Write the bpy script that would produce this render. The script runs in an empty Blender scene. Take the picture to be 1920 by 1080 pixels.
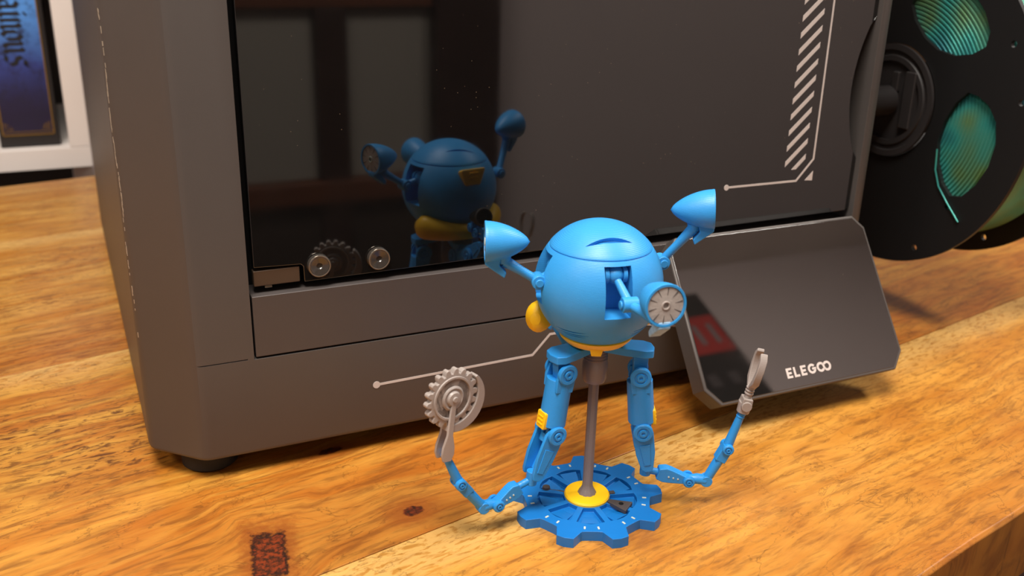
import bpy, bmesh, math, random
from mathutils import Vector, Matrix
random.seed(7)
S = 0.001            # every length below is written in millimetres
PI = math.pi
scn = bpy.context.scene
col = scn.collection
R = math.radians

# ------------------------------------------------------------------ camera
CAM = Vector((-16.2, -385.0, 229.0))
yaw, pitch, roll = R(25.261), R(20.318), R(1.346)
fwd = Vector((math.sin(yaw)*math.cos(pitch), math.cos(yaw)*math.cos(pitch), -math.sin(pitch)))
rgt = Vector((math.cos(yaw), -math.sin(yaw), 0)); upv = rgt.cross(fwd)
rg2 = rgt*math.cos(roll)+upv*math.sin(roll); up2 = -rgt*math.sin(roll)+upv*math.cos(roll)
cd = bpy.data.cameras.new('camera'); cam = bpy.data.objects.new('camera', cd); col.objects.link(cam)
m3 = Matrix((rg2, up2, -fwd)).transposed()
cam.matrix_world = Matrix.Translation(CAM*S) @ m3.to_4x4()
cd.sensor_width = 36; cd.lens = 1806.2/1920*36
cd.clip_start = 0.01; cd.clip_end = 50
cd.dof.use_dof = True; cd.dof.focus_distance = 0.405; cd.dof.aperture_fstop = 12
scn.camera = cam

# ------------------------------------------------------------------ world, lights, exposure
scn.view_settings.view_transform = 'Standard'; scn.view_settings.look = 'None'
scn.view_settings.exposure = 0.0; scn.view_settings.gamma = 1.0
scn.view_settings.use_curve_mapping = False
w = bpy.data.worlds.new('world'); scn.world = w; w.use_nodes = True
w.node_tree.nodes['Background'].inputs[0].default_value = (1.0, 0.86, 0.74, 1)
w.node_tree.nodes['Background'].inputs[1].default_value = 0.05
def area(name, loc, target, size, power, color):
    l = bpy.data.lights.new(name, 'AREA'); l.shape = 'DISK'; l.size = size*S; l.energy = power; l.color = color
    o = bpy.data.objects.new(name, l); col.objects.link(o); o.location = Vector(loc)*S
    o.rotation_euler = (Vector(target)-Vector(loc)).to_track_quat('-Z', 'Y').to_euler(); return o
area('ceiling_lamp_light', (-150, -460, 1500), (100, -200, 0), 620, 37, (1.0, 0.93, 0.85))
area('left_fill_light', (-1150, -350, 1400), (-1000, -300, 0), 400, 12, (1.0, 0.93, 0.86))  # added fill from the left, no visible lamp there
area('wall_fill_light', (1350, -250, 1500), (1350, -900, 0), 500, 30, (1.0, 0.93, 0.86))  # added fill, unseen: brightens the wall mirrored in door and screen

# ------------------------------------------------------------------ materials
def lin(c):
    return tuple((x/255/12.92 if x/255 <= .04045 else ((x/255+.055)/1.055)**2.4) for x in c)
class NT:
    def __init__(s, name):
        s.m = bpy.data.materials.new(name); s.m.use_nodes = True; s.t = s.m.node_tree
        s.b = s.t.nodes['Principled BSDF']
    def n(s, typ, **kw):
        x = s.t.nodes.new(typ)
        for k, v in kw.items(): setattr(x, k, v)
        return x
    def l(s, a, b): s.t.links.new(a, b)
    def val(s, sock, v):
        if isinstance(v, (int, float)): sock.default_value = v
        elif isinstance(v, (tuple, list)): sock.default_value = (tuple(v)+(1,))[:len(sock.default_value)]
        else: s.l(v, sock)
    def mt(s, op, a, b=0.0, c=None):
        x = s.n('ShaderNodeMath', operation=op); s.val(x.inputs[0], a); s.val(x.inputs[1], b)
        if c is not None: s.val(x.inputs[2], c)
        return x.outputs[0]
    def mapr(s, v, a, b, c=0.0, d=1.0, smooth=True):
        x = s.n('ShaderNodeMapRange'); x.interpolation_type = 'SMOOTHSTEP' if smooth else 'LINEAR'
        s.val(x.inputs[0], v)
        for i, q in enumerate((a, b, c, d)): x.inputs[i+1].default_value = q
        return x.outputs[0]
    def mix(s, f, a, b, mode='MIX'):
        x = s.n('ShaderNodeMix', data_type='RGBA', blend_type=mode)
        s.val(x.inputs[0], f); s.val(x.inputs[6], a); s.val(x.inputs[7], b); return x.outputs[2]
    def coord(s):
        tc = s.n('ShaderNodeTexCoord'); sp = s.n('ShaderNodeSeparateXYZ'); s.l(tc.outputs['Object'], sp.inputs[0])
        return tc.outputs['Object'], sp.outputs[0], sp.outputs[1], sp.outputs[2]
    def comb(s, x, y, z):
        c = s.n('ShaderNodeCombineXYZ'); s.val(c.inputs[0], x); s.val(c.inputs[1], y); s.val(c.inputs[2], z); return c.outputs[0]
    def noise(s, vec, scale, detail=3, rough=.5, dist=0):
        x = s.n('ShaderNodeTexNoise'); s.l(vec, x.inputs['Vector']); x.inputs['Scale'].default_value = scale
        x.inputs['Detail'].default_value = detail; x.inputs['Roughness'].default_value = rough; x.inputs['Distortion'].default_value = dist
        return x.outputs['Fac']
    def bump(s, h, strength, dist):
        x = s.n('ShaderNodeBump'); x.inputs['Strength'].default_value = strength; x.inputs['Distance'].default_value = dist
        s.l(h, x.inputs['Height']); s.l(x.outputs[0], s.b.inputs['Normal'])
    def ramp(s, f, stops):
        x = s.n('ShaderNodeValToRGB'); s.l(f, x.inputs[0]); e = x.color_ramp.elements
        while len(e) < len(stops): e.new(.5)
        for k, (p, c) in enumerate(stops): e[k].position = p; e[k].color = tuple(c)+(1,)
        return x.outputs[0]

def simple(name, rgb, rough=.5, metal=0, ior=1.5, var=.08, nscale=60, bumpd=0, bscale=900, srgb=True, coat=0):
    t = NT(name); c = lin(rgb) if srgb else rgb
    o, x, y, z = t.coord()
    f = t.noise(o, nscale, 3)
    t.l(t.mix(f, tuple(v*(1-var) for v in c), tuple(min(1, v*(1+var)) for v in c)), t.b.inputs['Base Color'])
    t.b.inputs['Roughness'].default_value = rough; t.b.inputs['Metallic'].default_value = metal
    t.b.inputs['IOR'].default_value = ior; t.b.inputs['Coat Weight'].default_value = coat
    if bumpd: t.bump(t.noise(o, bscale, 2), .5, bumpd)
    return t.m

def plastic(name, rgb, rough=.42, sss=0.0):
    """3D-printed plastic: thin layer lines stacked in z"""
    t = NT(name); c = lin(rgb); o, x, y, z = t.coord()
    f = t.noise(o, 140, 3)
    t.l(t.mix(f, tuple(v*.93 for v in c), tuple(min(1, v*1.06) for v in c)), t.b.inputs['Base Color'])
    lay = t.mt('SINE', t.mt('MULTIPLY', z, 2*PI/.0005))
    h = t.mt('ADD', t.mt('MULTIPLY', lay, .5), t.noise(o, 700, 2))
    t.bump(h, .35, .00008)
    t.b.inputs['Roughness'].default_value = rough
    return t.m

M = {}
M['blue'] = plastic('blue_print_plastic', (52, 152, 222))
M['blue_base'] = plastic('deep_blue_print_plastic', (12, 108, 184))
M['blue_limb'] = plastic('limb_blue_print_plastic', (36, 140, 216))
M['yellow'] = plastic('yellow_print_plastic', (250, 196, 20))
M['grey_print'] = plastic('grey_print_plastic', (158, 148, 142))
M['eye_grey'] = simple('eye_disc_grey', (168, 160, 154), .6, var=.2, nscale=400, bumpd=.0002)
M['pole_grey'] = plastic('pole_grey_plastic', (122, 114, 114), .34)
M['dark_grey'] = simple('dark_grey_plastic', (66, 60, 60), .5)
M['inlay'] = simple('pale_inlay', (190, 200, 190), .5)
M['clear_tail'] = simple('whitish_support_scar', (150, 190, 220), .5, var=.35, nscale=500, bumpd=.0003)
M['body'] = simple('printer_metal_paint', (88, 83, 80), .48, metal=.35, var=.05, nscale=30, bumpd=.00004, bscale=2500)
M['panel'] = simple('printer_front_panel_paint', (84, 78, 76), .45, metal=.35, var=.05, nscale=30, bumpd=.00004, bscale=2500)
M['black'] = simple('black_plastic', (10, 10, 10), .45)
M['gap'] = simple('black_cavity', (5, 5, 5), .8)
M['rubber'] = simple('black_rubber', (14, 13, 13), .7)
M['print_white'] = simple('pale_print', (196, 186, 180), .6)
M['edge_line'] = simple('pale_edge_metal', (190, 178, 160), .4, metal=.6)
M['knob'] = simple('clear_bumper', (52, 48, 44), .18, ior=1.8)
M['knob_ring'] = simple('bumper_ring', (120, 112, 102), .22, metal=.7)
M['bracket'] = simple('hinge_plate', (84, 68, 54), .5, metal=.4)
M['spool'] = simple('spool_black_plastic', (11, 11, 12), .55, var=.1)
M['holder'] = simple('spool_holder_plastic', (42, 39, 39), .5)
M['white'] = simple('white_shelf_laminate', (222, 214, 208), .5, var=.02)
M['shelf_dark'] = simple('shelf_back', (60, 52, 48), .7)
M['gold'] = simple('gold_print', (132, 100, 40), .45, metal=.3)
M['book_edge'] = simple('book_cover_black', (24, 20, 20), .55)
M['ink'] = simple('black_ink', (14, 14, 22), .6)
M['wall'] = simple('wall_paint', (188, 174, 170), .8, var=.03, nscale=4)
M['ceil'] = simple('ceiling_paint', (215, 205, 195), .9, var=.02, nscale=4)
M['darkwood'] = simple('dark_door_wood', (46, 22, 12), .5, var=.25, nscale=12)
M['rail_wood'] = simple('rail_wood', (96, 50, 24), .5, var=.2, nscale=12)
M['pane'] = simple('grey_door_glass', (150, 144, 134), .25, var=.05, nscale=3)
M['doorpanel'] = simple('lower_door_panel', (58, 46, 38), .5, var=.1, nscale=3)
M['red'] = simple('red_label', (170, 34, 26), .5)
M['greyprint'] = simple('grey_label_print', (120, 116, 116), .5)
M['lampshade'] = simple('lamp_shade', (230, 220, 205), .7)

def glass_mat(name, base, ior, rough, speck=True):
    t = NT(name); o, x, y, z = t.coord()
    v = t.n('ShaderNodeTexVoronoi'); t.l(o, v.inputs['Vector']); v.inputs['Scale'].default_value = 330
    d = t.mapr(v.outputs['Distance'], .03, .09, 1, 0)
    rnd = t.n('ShaderNodeSeparateColor'); t.l(v.outputs['Color'], rnd.inputs[0])
    d = t.mt('MULTIPLY', d, t.mt('GREATER_THAN', rnd.outputs[0], .62))
    d = t.mt('MULTIPLY', d, t.mapr(t.noise(o, 18, 3), .42, .62))
    smear = t.mapr(t.noise(o, 25, 4, .6), .4, .75)
    c = lin(base)
    cc = t.mix(t.mt('MULTIPLY', d, .55 if speck else 0), c, lin((150, 130, 105)))
    cc = t.mix(t.mt('MULTIPLY', smear, .25), cc, tuple(q*1.6+.002 for q in c))
    t.l(cc, t.b.inputs['Base Color'])
    t.b.inputs['IOR'].default_value = ior
    t.l(t.mt('ADD', t.mt('MULTIPLY', smear, .03), rough), t.b.inputs['Roughness'])
    return t.m
M['door_glass'] = glass_mat('dark_door_glass', (13, 13, 13), 1.98, .03)
M['screen_glass'] = glass_mat('dark_screen_glass', (22, 20, 19), 2.6, .015)

# filament: wound strands
t = NT('teal_filament'); o, x, y, z = t.coord()
wv = t.noise(o, 60, 3)
g = t.noise(o, 22, 2)
cl = t.ramp(g, [(.35, lin((28, 92, 110))), (.5, lin((60, 150, 140))), (.68, lin((104, 132, 78)))])
t.l(cl, t.b.inputs['Base Color']); t.b.inputs['Roughness'].default_value = .28; t.b.inputs['Metallic'].default_value = .35
M['filament'] = t.m

# book spine art: soft blue field, lighter at the top, with a dark mottled foot
t = NT('blue_spine_art'); o, x, y, z = t.coord()
g = t.mapr(t.mt('ADD', z, t.mt('MULTIPLY', t.noise(o, 30, 4), .03)), .045, .17)
cc = t.ramp(g, [(0, lin((26, 22, 52))), (.35, lin((44, 58, 124))), (1, lin((84, 150, 228)))])
cc = t.mix(t.mapr(t.noise(o, 80, 5, .7), .45, .75), cc, lin((24, 24, 50)))
t.l(cc, t.b.inputs['Base Color']); t.b.inputs['Roughness'].default_value = .45
M['spine'] = t.m

# wooden table boards. object space = table space: x along the boards, y across
def wood(name, seed, base, light, dark, fleck, knots=(), swirl=.010, fleck_rule=None, span=None):
    t = NT(name); o, x, y, z = t.coord()
    # bending of the grain
    lowv = t.comb(t.mt('ADD', t.mt('MULTIPLY', x, 7), seed), t.mt('MULTIPLY', y, 16), t.mt('MULTIPLY', z, 16))
    low = t.mt('SUBTRACT', t.noise(lowv, 1, 3, .5, .6), .5)
    yy = t.mt('ADD', y, t.mt('MULTIPLY', low, swirl*2))
    kmask = None; halo = None
    for (ku, kv, ra, rb, kind) in knots:
        dx = t.mt('DIVIDE', t.mt('SUBTRACT', x, ku*S), ra*S); dy = t.mt('DIVIDE', t.mt('SUBTRACT', y, kv*S), rb*S)
        nz = t.mt('MULTIPLY', t.mt('SUBTRACT', t.noise(o, 330, 4, .6), .5), .9)
        if kind == 'box':
            # a rectangular knot lying askew to the boards
            ca, sa = math.cos(R(21)), math.sin(R(21))
            ax = t.mt('SUBTRACT', x, ku*S); ay = t.mt('SUBTRACT', y, kv*S)
            rx = t.mt('DIVIDE', t.mt('SUBTRACT', t.mt('MULTIPLY', ax, ca), t.mt('MULTIPLY', ay, sa)), ra*S)
            ry = t.mt('DIVIDE', t.mt('ADD', t.mt('MULTIPLY', ax, sa), t.mt('MULTIPLY', ay, ca)), rb*S)
            d = t.mt('MAXIMUM', t.mt('ABSOLUTE', rx), t.mt('ABSOLUTE', ry))
        else:
            d = t.mt('SQRT', t.mt('ADD', t.mt('MULTIPLY', dx, dx), t.mt('MULTIPLY', dy, dy)))
        bend = t.mt('EXPONENT', t.mt('MULTIPLY', t.mt('MULTIPLY', d, d), -.25))
        yy = t.mt('ADD', yy, t.mt('MULTIPLY', bend, t.mt('MULTIPLY', dy, rb*S*-.55)))
        d2 = t.mt('ADD', d, nz)
        k = t.mapr(d2, .8, 1.15, 1, 0)
        h = t.mapr(t.mt('ADD', d, t.mt('MULTIPLY', nz, 2.2)), 1.0, 2.2 if kind == 'box' else 4.2, 1, 0)
        if kind == 'box': k2 = t.mt('MULTIPLY', t.mapr(d2, .72, .92, 0, 1), k)
        else: k2 = t.mt('MULTIPLY', k, .35)
        kmask = (k, k2) if kmask is None else (t.mt('MAXIMUM', kmask[0], k), t.mt('MAXIMUM', kmask[1], k2))
        halo = h if halo is None else t.mt('MAXIMUM', halo, h)
    g1 = t.noise(t.comb(t.mt('ADD', t.mt('MULTIPLY', x, 9), seed*3), t.mt('MULTIPLY', yy, 85), 0.0), 1, 4, .6, .5)
    g2 = t.noise(t.comb(t.mt('MULTIPLY', x, 45), t.mt('MULTIPLY', yy, 330), seed), 1, 4, .65, .4)
    g3 = t.noise(t.comb(t.mt('MULTIPLY', x, 150), t.mt('MULTIPLY', yy, 520), seed+5), 1, 3, .6, .6)
    c = t.mix(t.mapr(g1, .34, .66), light, base)
    c = t.mix(t.mt('MULTIPLY', t.mapr(g2, .46, .70), .6), c, dark)
    c = t.mix(t.mt('MULTIPLY', t.mapr(t.noise(o, 26, 3, .6), .45, .7), .35), c, lin((148, 80, 20)))
    big = t.noise(t.comb(t.mt('MULTIPLY', x, 10), t.mt('MULTIPLY', y, 20), seed+9), 1, 3)
    fm = t.mapr(big, .38, .6)
    if fleck_rule: fm = t.mt('MULTIPLY', fm, t.mapr(t.mt('ADD', t.mt(*((fleck_rule[0], ) + (x if fleck_rule[1] == 'x' else y, fleck_rule[2]*S))), t.mt('MULTIPLY', low, .05)), -.02, .02, fleck_rule[3], fleck_rule[4]))
    c = t.mix(t.mt('MULTIPLY', t.mt('MULTIPLY', t.mapr(g3, .50, .64), fm), fleck), c, dark)
    if span:      # sapwood pale along the far edge, heartwood deeper along the near one
        yw = t.mt('ADD', y, t.mt('MULTIPLY', low, .05))
        pale = t.mapr(yw, (span[1]-34)*S, (span[1]-8)*S)
        deep = t.mapr(yw, (span[0]+15)*S, (span[0]+110)*S, 1, 0)
        c = t.mix(t.mt('MULTIPLY', deep, .5), c, t.mix(t.mapr(g2, .4, .6), lin((158, 84, 20)), lin((124, 62, 14))))
        c = t.mix(t.mt('MULTIPLY', pale, .62), c, t.mix(t.mapr(g3, .48, .66), lin((216, 176, 104)), lin((172, 124, 54))))
    # fine cracks in the figure
    cr = t.mapr(t.mt('ABSOLUTE', t.mt('SUBTRACT', t.noise(t.comb(t.mt('MULTIPLY', x, 26), t.mt('MULTIPLY', yy, 60), seed+2), 1, 5, .6, .8), .5)), 0, .012, 1, 0)
    c = t.mix(t.mt('MULTIPLY', t.mt('MULTIPLY', cr, t.mapr(big, .5, .62, 1, 0)), .45), c, tuple(q*.5 for q in dark))
    if kmask:
        c = t.mix(t.mt('MULTIPLY', halo, .75), c, lin((132, 66, 16)))
        kc = t.mix(t.mapr(t.noise(o, 420, 4, .7), .40, .62), lin((34, 12, 5)), lin((122, 44, 12)))
        c = t.mix(t.mt('MULTIPLY', kmask[0], .92), c, kc)
        c = t.mix(kmask[1], c, lin((16, 7, 4)))
    t.l(c, t.b.inputs['Base Color'])
    t.b.inputs['Roughness'].default_value = .42
    t.b.inputs['Coat Weight'].default_value = .18; t.b.inputs['Coat Roughness'].default_value = .32
    t.bump(t.mt('ADD', g2, t.mt('MULTIPLY', g3, .6)), .25, .0006)
    return t.m
OR, LT, DK = lin((176, 114, 32)), lin((202, 152, 72)), lin((106, 62, 16))

# ------------------------------------------------------------------ mesh helpers
class MB:
    def __init__(s): s.bm = bmesh.new()
    def box(s, c, d, mat=None):
        r = bmesh.ops.create_cube(s.bm, size=1)
        bmesh.ops.scale(s.bm, vec=d, verts=r['verts'])
        if mat is not None: bmesh.ops.transform(s.bm, matrix=mat, verts=r['verts'])
        bmesh.ops.translate(s.bm, vec=c, verts=r['verts']); return s
    def cyl(s, p0, p1, r0, r1=None, n=24, caps=True):
        p0, p1 = Vector(p0), Vector(p1); r1 = r0 if r1 is None else r1
        return s.lathe([(r0, 0), (r1, (p1-p0).length)], p0, p1-p0, n, caps)
    def lathe(s, prof, origin, axis, n=32, caps=True, ax=None):
        """profile of (radius, height) revolved about axis"""
        q = Vector(axis).to_track_quat('Z', 'Y').to_matrix(); o = Vector(origin); rings = []
        for (r, h) in prof:
            if r <= 1e-6: rings.append([s.bm.verts.new(o+q@Vector((0, 0, h)))])
            else: rings.append([s.bm.verts.new(o+q@Vector((r*math.cos(2*PI*k/n), r*math.sin(2*PI*k/n), h))) for k in range(n)])
        for a, b in zip(rings, rings[1:]):
            for k in range(n):
                k2 = (k+1) % n
                if len(a) == 1 and len(b) == 1: continue
                if len(a) == 1: s.bm.faces.new((a[0], b[k2], b[k]))
                elif len(b) == 1: s.bm.faces.new((a[k], a[k2], b[0]))
                else: s.bm.faces.new((a[k], a[k2], b[k2], b[k]))
        if caps:
            if len(rings[0]) > 1: s.bm.faces.new(rings[0][::-1])
            if len(rings[-1]) > 1: s.bm.faces.new(rings[-1])
        return s
    def prism(s, poly, f, h0, h1):
        """poly of 2D points; f(a, b, h) gives the 3D point; extruded h0..h1"""
        A = [s.bm.verts.new(f(a, b, h0)) for a, b in poly]; B = [s.bm.verts.new(f(a, b, h1)) for a, b in poly]
        n = len(poly); s.bm.faces.new(A[::-1]); s.bm.faces.new(B)
        for k in range(n): s.bm.faces.new((A[k], A[(k+1) % n], B[(k+1) % n], B[k]))
        return s
    def tube(s, pts, rad, n=12, closed=False, squash=None):
        pts = [Vector(p) for p in pts]; m = len(pts); rings = []
        rad = rad if isinstance(rad, (list, tuple)) else [rad]*m
        prev = None
        for i in range(m):
            d = (pts[(i+1) % m]-pts[i-1]) if closed else (pts[min(i+1, m-1)]-pts[max(i-1, 0)])
            d.normalize()
            if prev is None: side = d.cross(Vector((0, 0, 1))); side = side if side.length > .05 else d.cross(Vector((1, 0, 0)))
            else: side = prev-d*prev.dot(d)
            side.normalize(); prev = side; up = side.cross(d)
            sq = squash or (1, 1)
            rings.append([s.bm.verts.new(pts[i]+(side*math.cos(2*PI*k/n)*sq[0]+up*math.sin(2*PI*k/n)*sq[1])*rad[i]) for k in range(n)])
        pr = list(zip(rings, rings[1:]))+([(rings[-1], rings[0])] if closed else [])
        for a, b in pr:
            for k in range(n): s.bm.faces.new((a[k], a[(k+1) % n], b[(k+1) % n], b[k]))
        if not closed: s.bm.faces.new(rings[0][::-1]); s.bm.faces.new(rings[-1])
        return s
    def mesh(s, name, mat=None, smooth=True):
        bmesh.ops.recalc_face_normals(s.bm, faces=s.bm.faces)
        bmesh.ops.scale(s.bm, vec=(S, S, S), verts=s.bm.verts)
        me = bpy.data.meshes.new(name); s.bm.to_mesh(me); s.bm.free()
        if mat: me.materials.append(mat)
        if smooth:
            me.shade_smooth(); me.set_sharp_from_angle(angle=R(38))
        return me
    def obj(s, name, mat, parent=None, bevel=0, smooth=True, segs=2):
        me = s.mesh(name, mat, smooth); o = bpy.data.objects.new(name, me); col.objects.link(o)
        if parent: o.parent = parent
        if bevel:
            b = o.modifiers.new('bevel', 'BEVEL'); b.width = bevel*S; b.segments = segs; b.limit_method = 'ANGLE'; b.angle_limit = R(40)
            if smooth: b.harden_normals = True
        return o
def empty(name, loc=(0, 0, 0), rz=0):
    o = bpy.data.objects.new(name, None); col.objects.link(o); o.location = Vector(loc)*S; o.rotation_euler = (0, 0, rz)
    o.empty_display_size = .01; return o
def tag(o, label=None, cat=None, group=None, kind=None):
    for k, v in (('label', label), ('category', cat), ('group', group), ('kind', kind)):
        if v: o[k] = v
    return o
def boolean(o, cutters):
    for c in cutters:
        m = o.modifiers.new('cut', 'BOOLEAN'); m.operation = 'DIFFERENCE'; m.object = c; m.solver = 'EXACT'
    bpy.context.view_layer.update()
    dg = bpy.context.evaluated_depsgraph_get()
    me = bpy.data.meshes.new_from_object(o.evaluated_get(dg)); o.modifiers.clear(); old = o.data; o.data = me
    nm = old.name; bpy.data.meshes.remove(old); me.name = nm
    for c in cutters: d = c.data; bpy.data.objects.remove(c); bpy.data.meshes.remove(d)
    me.shade_smooth(); me.set_sharp_from_angle(angle=R(38))
XY = lambda a, b, h: Vector((a, b, h))
XZ = lambda a, b, h: Vector((a, h, b))          # polygon in x,z, thickness in y
YZ = lambda a, b, h: Vector((h, a, b))

# ------------------------------------------------------------------ the room
def struct(name, mb, mat, **k): return tag(mb.obj(name, mat, **k), kind='structure')
X0, X1, Y0, Y1, Z0, Z1 = -1900, 2600, -1560, 1080, -750, 1650
struct('floor', MB().box(((X0+X1)/2, (Y0+Y1)/2, Z0-10), (X1-X0, Y1-Y0, 20)), M['darkwood'])
struct('ceiling', MB().box(((X0+X1)/2, (Y0+Y1)/2, Z1+10), (X1-X0, Y1-Y0, 20)), M['ceil'])
struct('wall_left', MB().box((X0-10, (Y0+Y1)/2, (Z0+Z1)/2), (20, Y1-Y0, Z1-Z0)), M['wall'])
struct('wall_right', MB().box((X1+10, (Y0+Y1)/2, (Z0+Z1)/2), (20, Y1-Y0, Z1-Z0)), M['wall'])
struct('wall_back', MB().box(((X0+X1)/2, Y1+10, (Z0+Z1)/2), (X1-X0, 20, Z1-Z0)), M['wall'])
struct('wall_front', MB().box(((X0+X1)/2, Y0-10, (Z0+Z1)/2), (X1-X0, 20, Z1-Z0)), M['wall'])
# the glazed wooden door seen mirrored in the printer's glass
YD = -1500
dr = empty('door_1', (0, YD, 0)); tag(dr, kind='structure')
def dpart(n, x0, x1, z0, z1, y0, y1, mat): return MB().box(((x0+x1)/2, (y0+y1)/2, (z0+z1)/2), (x1-x0, y1-y0, z1-z0)).obj(n, mat, dr, bevel=4)
for nm, a in (('door_post', (690, 832, -750, 1300, -60, 12)), ('door_stile', (-60, 20, -750, 1300, -50, 0)), ('door_rail', (20, 690, 82, 180, -45, -6)),
              ('door_rail', (20, 690, -304, -258, -45, 2)), ('door_rail', (20, 690, -750, -640, -45, -6)), ('door_rail', (20, 690, 1220, 1300, -45, -6)),
              ('glazing_bar', (446, 509, -258, 82, -40, -8)), ('glazing_bar', (446, 509, -640, -304, -40, -10)), ('glazing_bar', (446, 509, 180, 1220, -40, -8)),
              ('glazing_bar', (200, 262, -258, 82, -40, -8)), ('glazing_bar', (200, 262, 180, 1220, -40, -8))):
    dpart(nm, *a, M['rail_wood' if nm == 'door_rail' else 'darkwood'])
for x0, x1 in ((20, 200), (262, 446), (509, 690)):
    for z0, z1, mt in ((-258, 82, 'pane'), (180, 1220, 'pane')): dpart('door_pane', x0, x1, z0, z1, -34, -26, M[mt])
dpart('door_panel', 20, 446, -640, -304, -34, -24, M['doorpanel']); dpart('door_panel', 509, 690, -640, -304, -34, -24, M['doorpanel'])

# ------------------------------------------------------------------ the wooden table
TA = R(12.15)
table = empty('wooden_table', (0, 0, 0), TA)
tag(table, 'knotty golden brown wooden table of wide glued boards, carrying the machine and robot', 'table')
boards = [(-222, -90.3, wood('wood_board_front', 3.1, OR, lin((196, 138, 54)), DK, .4, span=(-260, -90))),
          (-90, 159.8, wood('wood_board_main', 11.7, lin((170, 102, 26)), lin((196, 142, 56)), lin((94, 52, 12)), .95,
                            [(21, -68, 6.6, 14.5, 'box'), (82.3, -74, 4.6, 3.6, 'r'), (76.7, -9.4, 6, 2.5, 'r')], .014, ('SUBTRACT', 'y', 22, .12, 1.0), (-90, 160))),
          (160.2, 411, wood('wood_board_middle', 23.9, OR, LT, DK, .7, span=(160, 411))),
          (411.4, 588, wood('wood_board_back', 37.3, OR, LT, DK, .5))]
UL, UR = -520, 980
for k, (v0, v1, mt) in enumerate(boards):
    if k == 0:
        # the natural edge: slightly wavy, undercut below
        pts = []
        for i in range(76):
            u = UL+(UR-UL)*i/75; pts.append((u, v0+.7*math.sin(u/47)+.4*math.sin(u/13+1)))
        mb = MB(); rows = []
        for dv, z in ((None, 0), (0, 0), (-1.4, -1.6), (-1.0, -22), (1, -46), (None, -46)):
            rows.append([mb.bm.verts.new((u, v1 if dv is None else v+dv, z)) for u, v in pts])
        for a, b in zip(rows, rows[1:]+rows[:1]):
            for i in range(75): mb.bm.faces.new((a[i], a[i+1], b[i+1], b[i]))
        mb.bm.faces.new([r[0] for r in rows]); mb.bm.faces.new([r[-1] for r in rows][::-1])
        mb.obj('board', mt, table, bevel=.6)
    else:
        MB().box(((UL+UR)/2, (v0+v1)/2, -15), (UR-UL, v1-v0, 30)).obj('board', mt, table, bevel=.35)
for u, v in ((UL+60, -150), (UR-60, -150), (UL+60, 530), (UR-60, 530)):
    MB().box((u, v, -390), (70, 70, 720)).obj('leg', M['darkwood'], table, bevel=3)

# ------------------------------------------------------------------ the 3D printer
pr = empty('printer', (0, 0, 10)); PZ = -10
tag(pr, 'large enclosed grey machine with a dark mirror glass door, standing behind the blue robot', 'machine')
def P(mb, name, mat, parent=pr, **k):
    bmesh.ops.translate(mb.bm, vec=(0, 0, PZ), verts=mb.bm.verts); return mb.obj(name, mat, parent, **k)
c = 20.6; ch = c
def rounded(poly, rad, n=5):
    out = []
    for i, p in enumerate(poly):
        p = Vector(p); a = Vector(poly[i-1]); b = Vector(poly[(i+1) % len(poly)])
        d1 = (a-p).normalized(); d2 = (b-p).normalized(); ang = d1.angle(d2); tl = rad/math.tan(ang/2)
        s0 = p+d1*tl; s1 = p+d2*tl; bis = (d1+d2).normalized(); ce = p+bis*(rad/math.sin(ang/2))
        v0 = s0-ce; v1 = s1-ce; a0 = math.atan2(v0.y, v0.x); a1 = math.atan2(v1.y, v1.x); da = (a1-a0+PI) % (2*PI)-PI
        for k in range(n+1): q = a0+da*k/n; out.append((ce.x+rad*math.cos(q), ce.y+rad*math.sin(q)))
    return out
plan = rounded([(c, 0), (398-c, 0), (398, c), (398, 404), (0, 404), (0, c)], 9, 8)
# base skirt (below the seam), and the upper shell with the door opening cut out
shell = MB().prism(plan, XY, 10, 490); bmesh.ops.translate(shell.bm, vec=(0, 0, PZ), verts=shell.bm.verts)
shell = shell.obj('shell', M['body'], pr)
cut = MB().box((208.2, 4, 263), (327, 30, 416)).obj('cutter', M['gap'])
cut2 = MB().box((30, 0, 55.5), (24, 1.2, .5)).obj('cutter', M['gap'])
bmod = shell.modifiers.new('bevel', 'BEVEL'); bmod.width = 2.2*S; bmod.segments = 3; bmod.limit_method = 'ANGLE'; bmod.angle_limit = R(60)
boolean(shell, [cut, cut2])
P(MB().box((208.2, 18.4, 263), (326.6, 1.0, 414)), 'door_cavity', M['gap'])
P(MB().box((208.4, 8.2, 69.6), (325.6, 16, 27.4)), 'front_panel', M['panel'], bevel=.35)
# glass door slab with the finger notch in its right edge and the step at the hinge plate
def notch():
    p = [(68.6, 86.2), (369.5, 88.6), (371.2, 90.5), (371.2, 118)]
    for k in range(17):
        a = k/16; p.append((371.2-9.8*math.sin(PI*a)**.75, 118+74*a))
    p += [(371.2, 192), (371.2, 469), (48.2, 469), (47.6, 95.0), (67.4, 94.2), (68.4, 93.2)]
    return p
P(MB().prism(notch(), XZ, 3, 8), 'glass_door', M['door_glass'], bevel=.4)
P(MB().box((57.2, 5.6, 89.9), (19.6, 4, 7.0)), 'hinge_plate', M['bracket'], bevel=.5)
P(MB().cyl((52, 5, 85.9), (55, 5, 85.9), 1.0), 'hinge_pin', M['knob_ring'])
for x in (75.0, 101.4):
    k = P(MB().lathe([(0, -1.4), (1.0, -1.4), (1.4, -1.9), (3.9, -2.4), (4.6, -2.0), (4.9, -.8), (5.0, .4)], (x, 3, 93.2), (0, 1, 0), 40), 'round_bumper', M['knob'])
    P(MB().tube([(x+4.5*math.cos(2*PI*i/40), .9, 93.2+4.5*math.sin(2*PI*i/40)) for i in range(40)], .42, 8, closed=True), 'bumper_rim', M['knob_ring'], k).location = (0, 0, 0)
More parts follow.
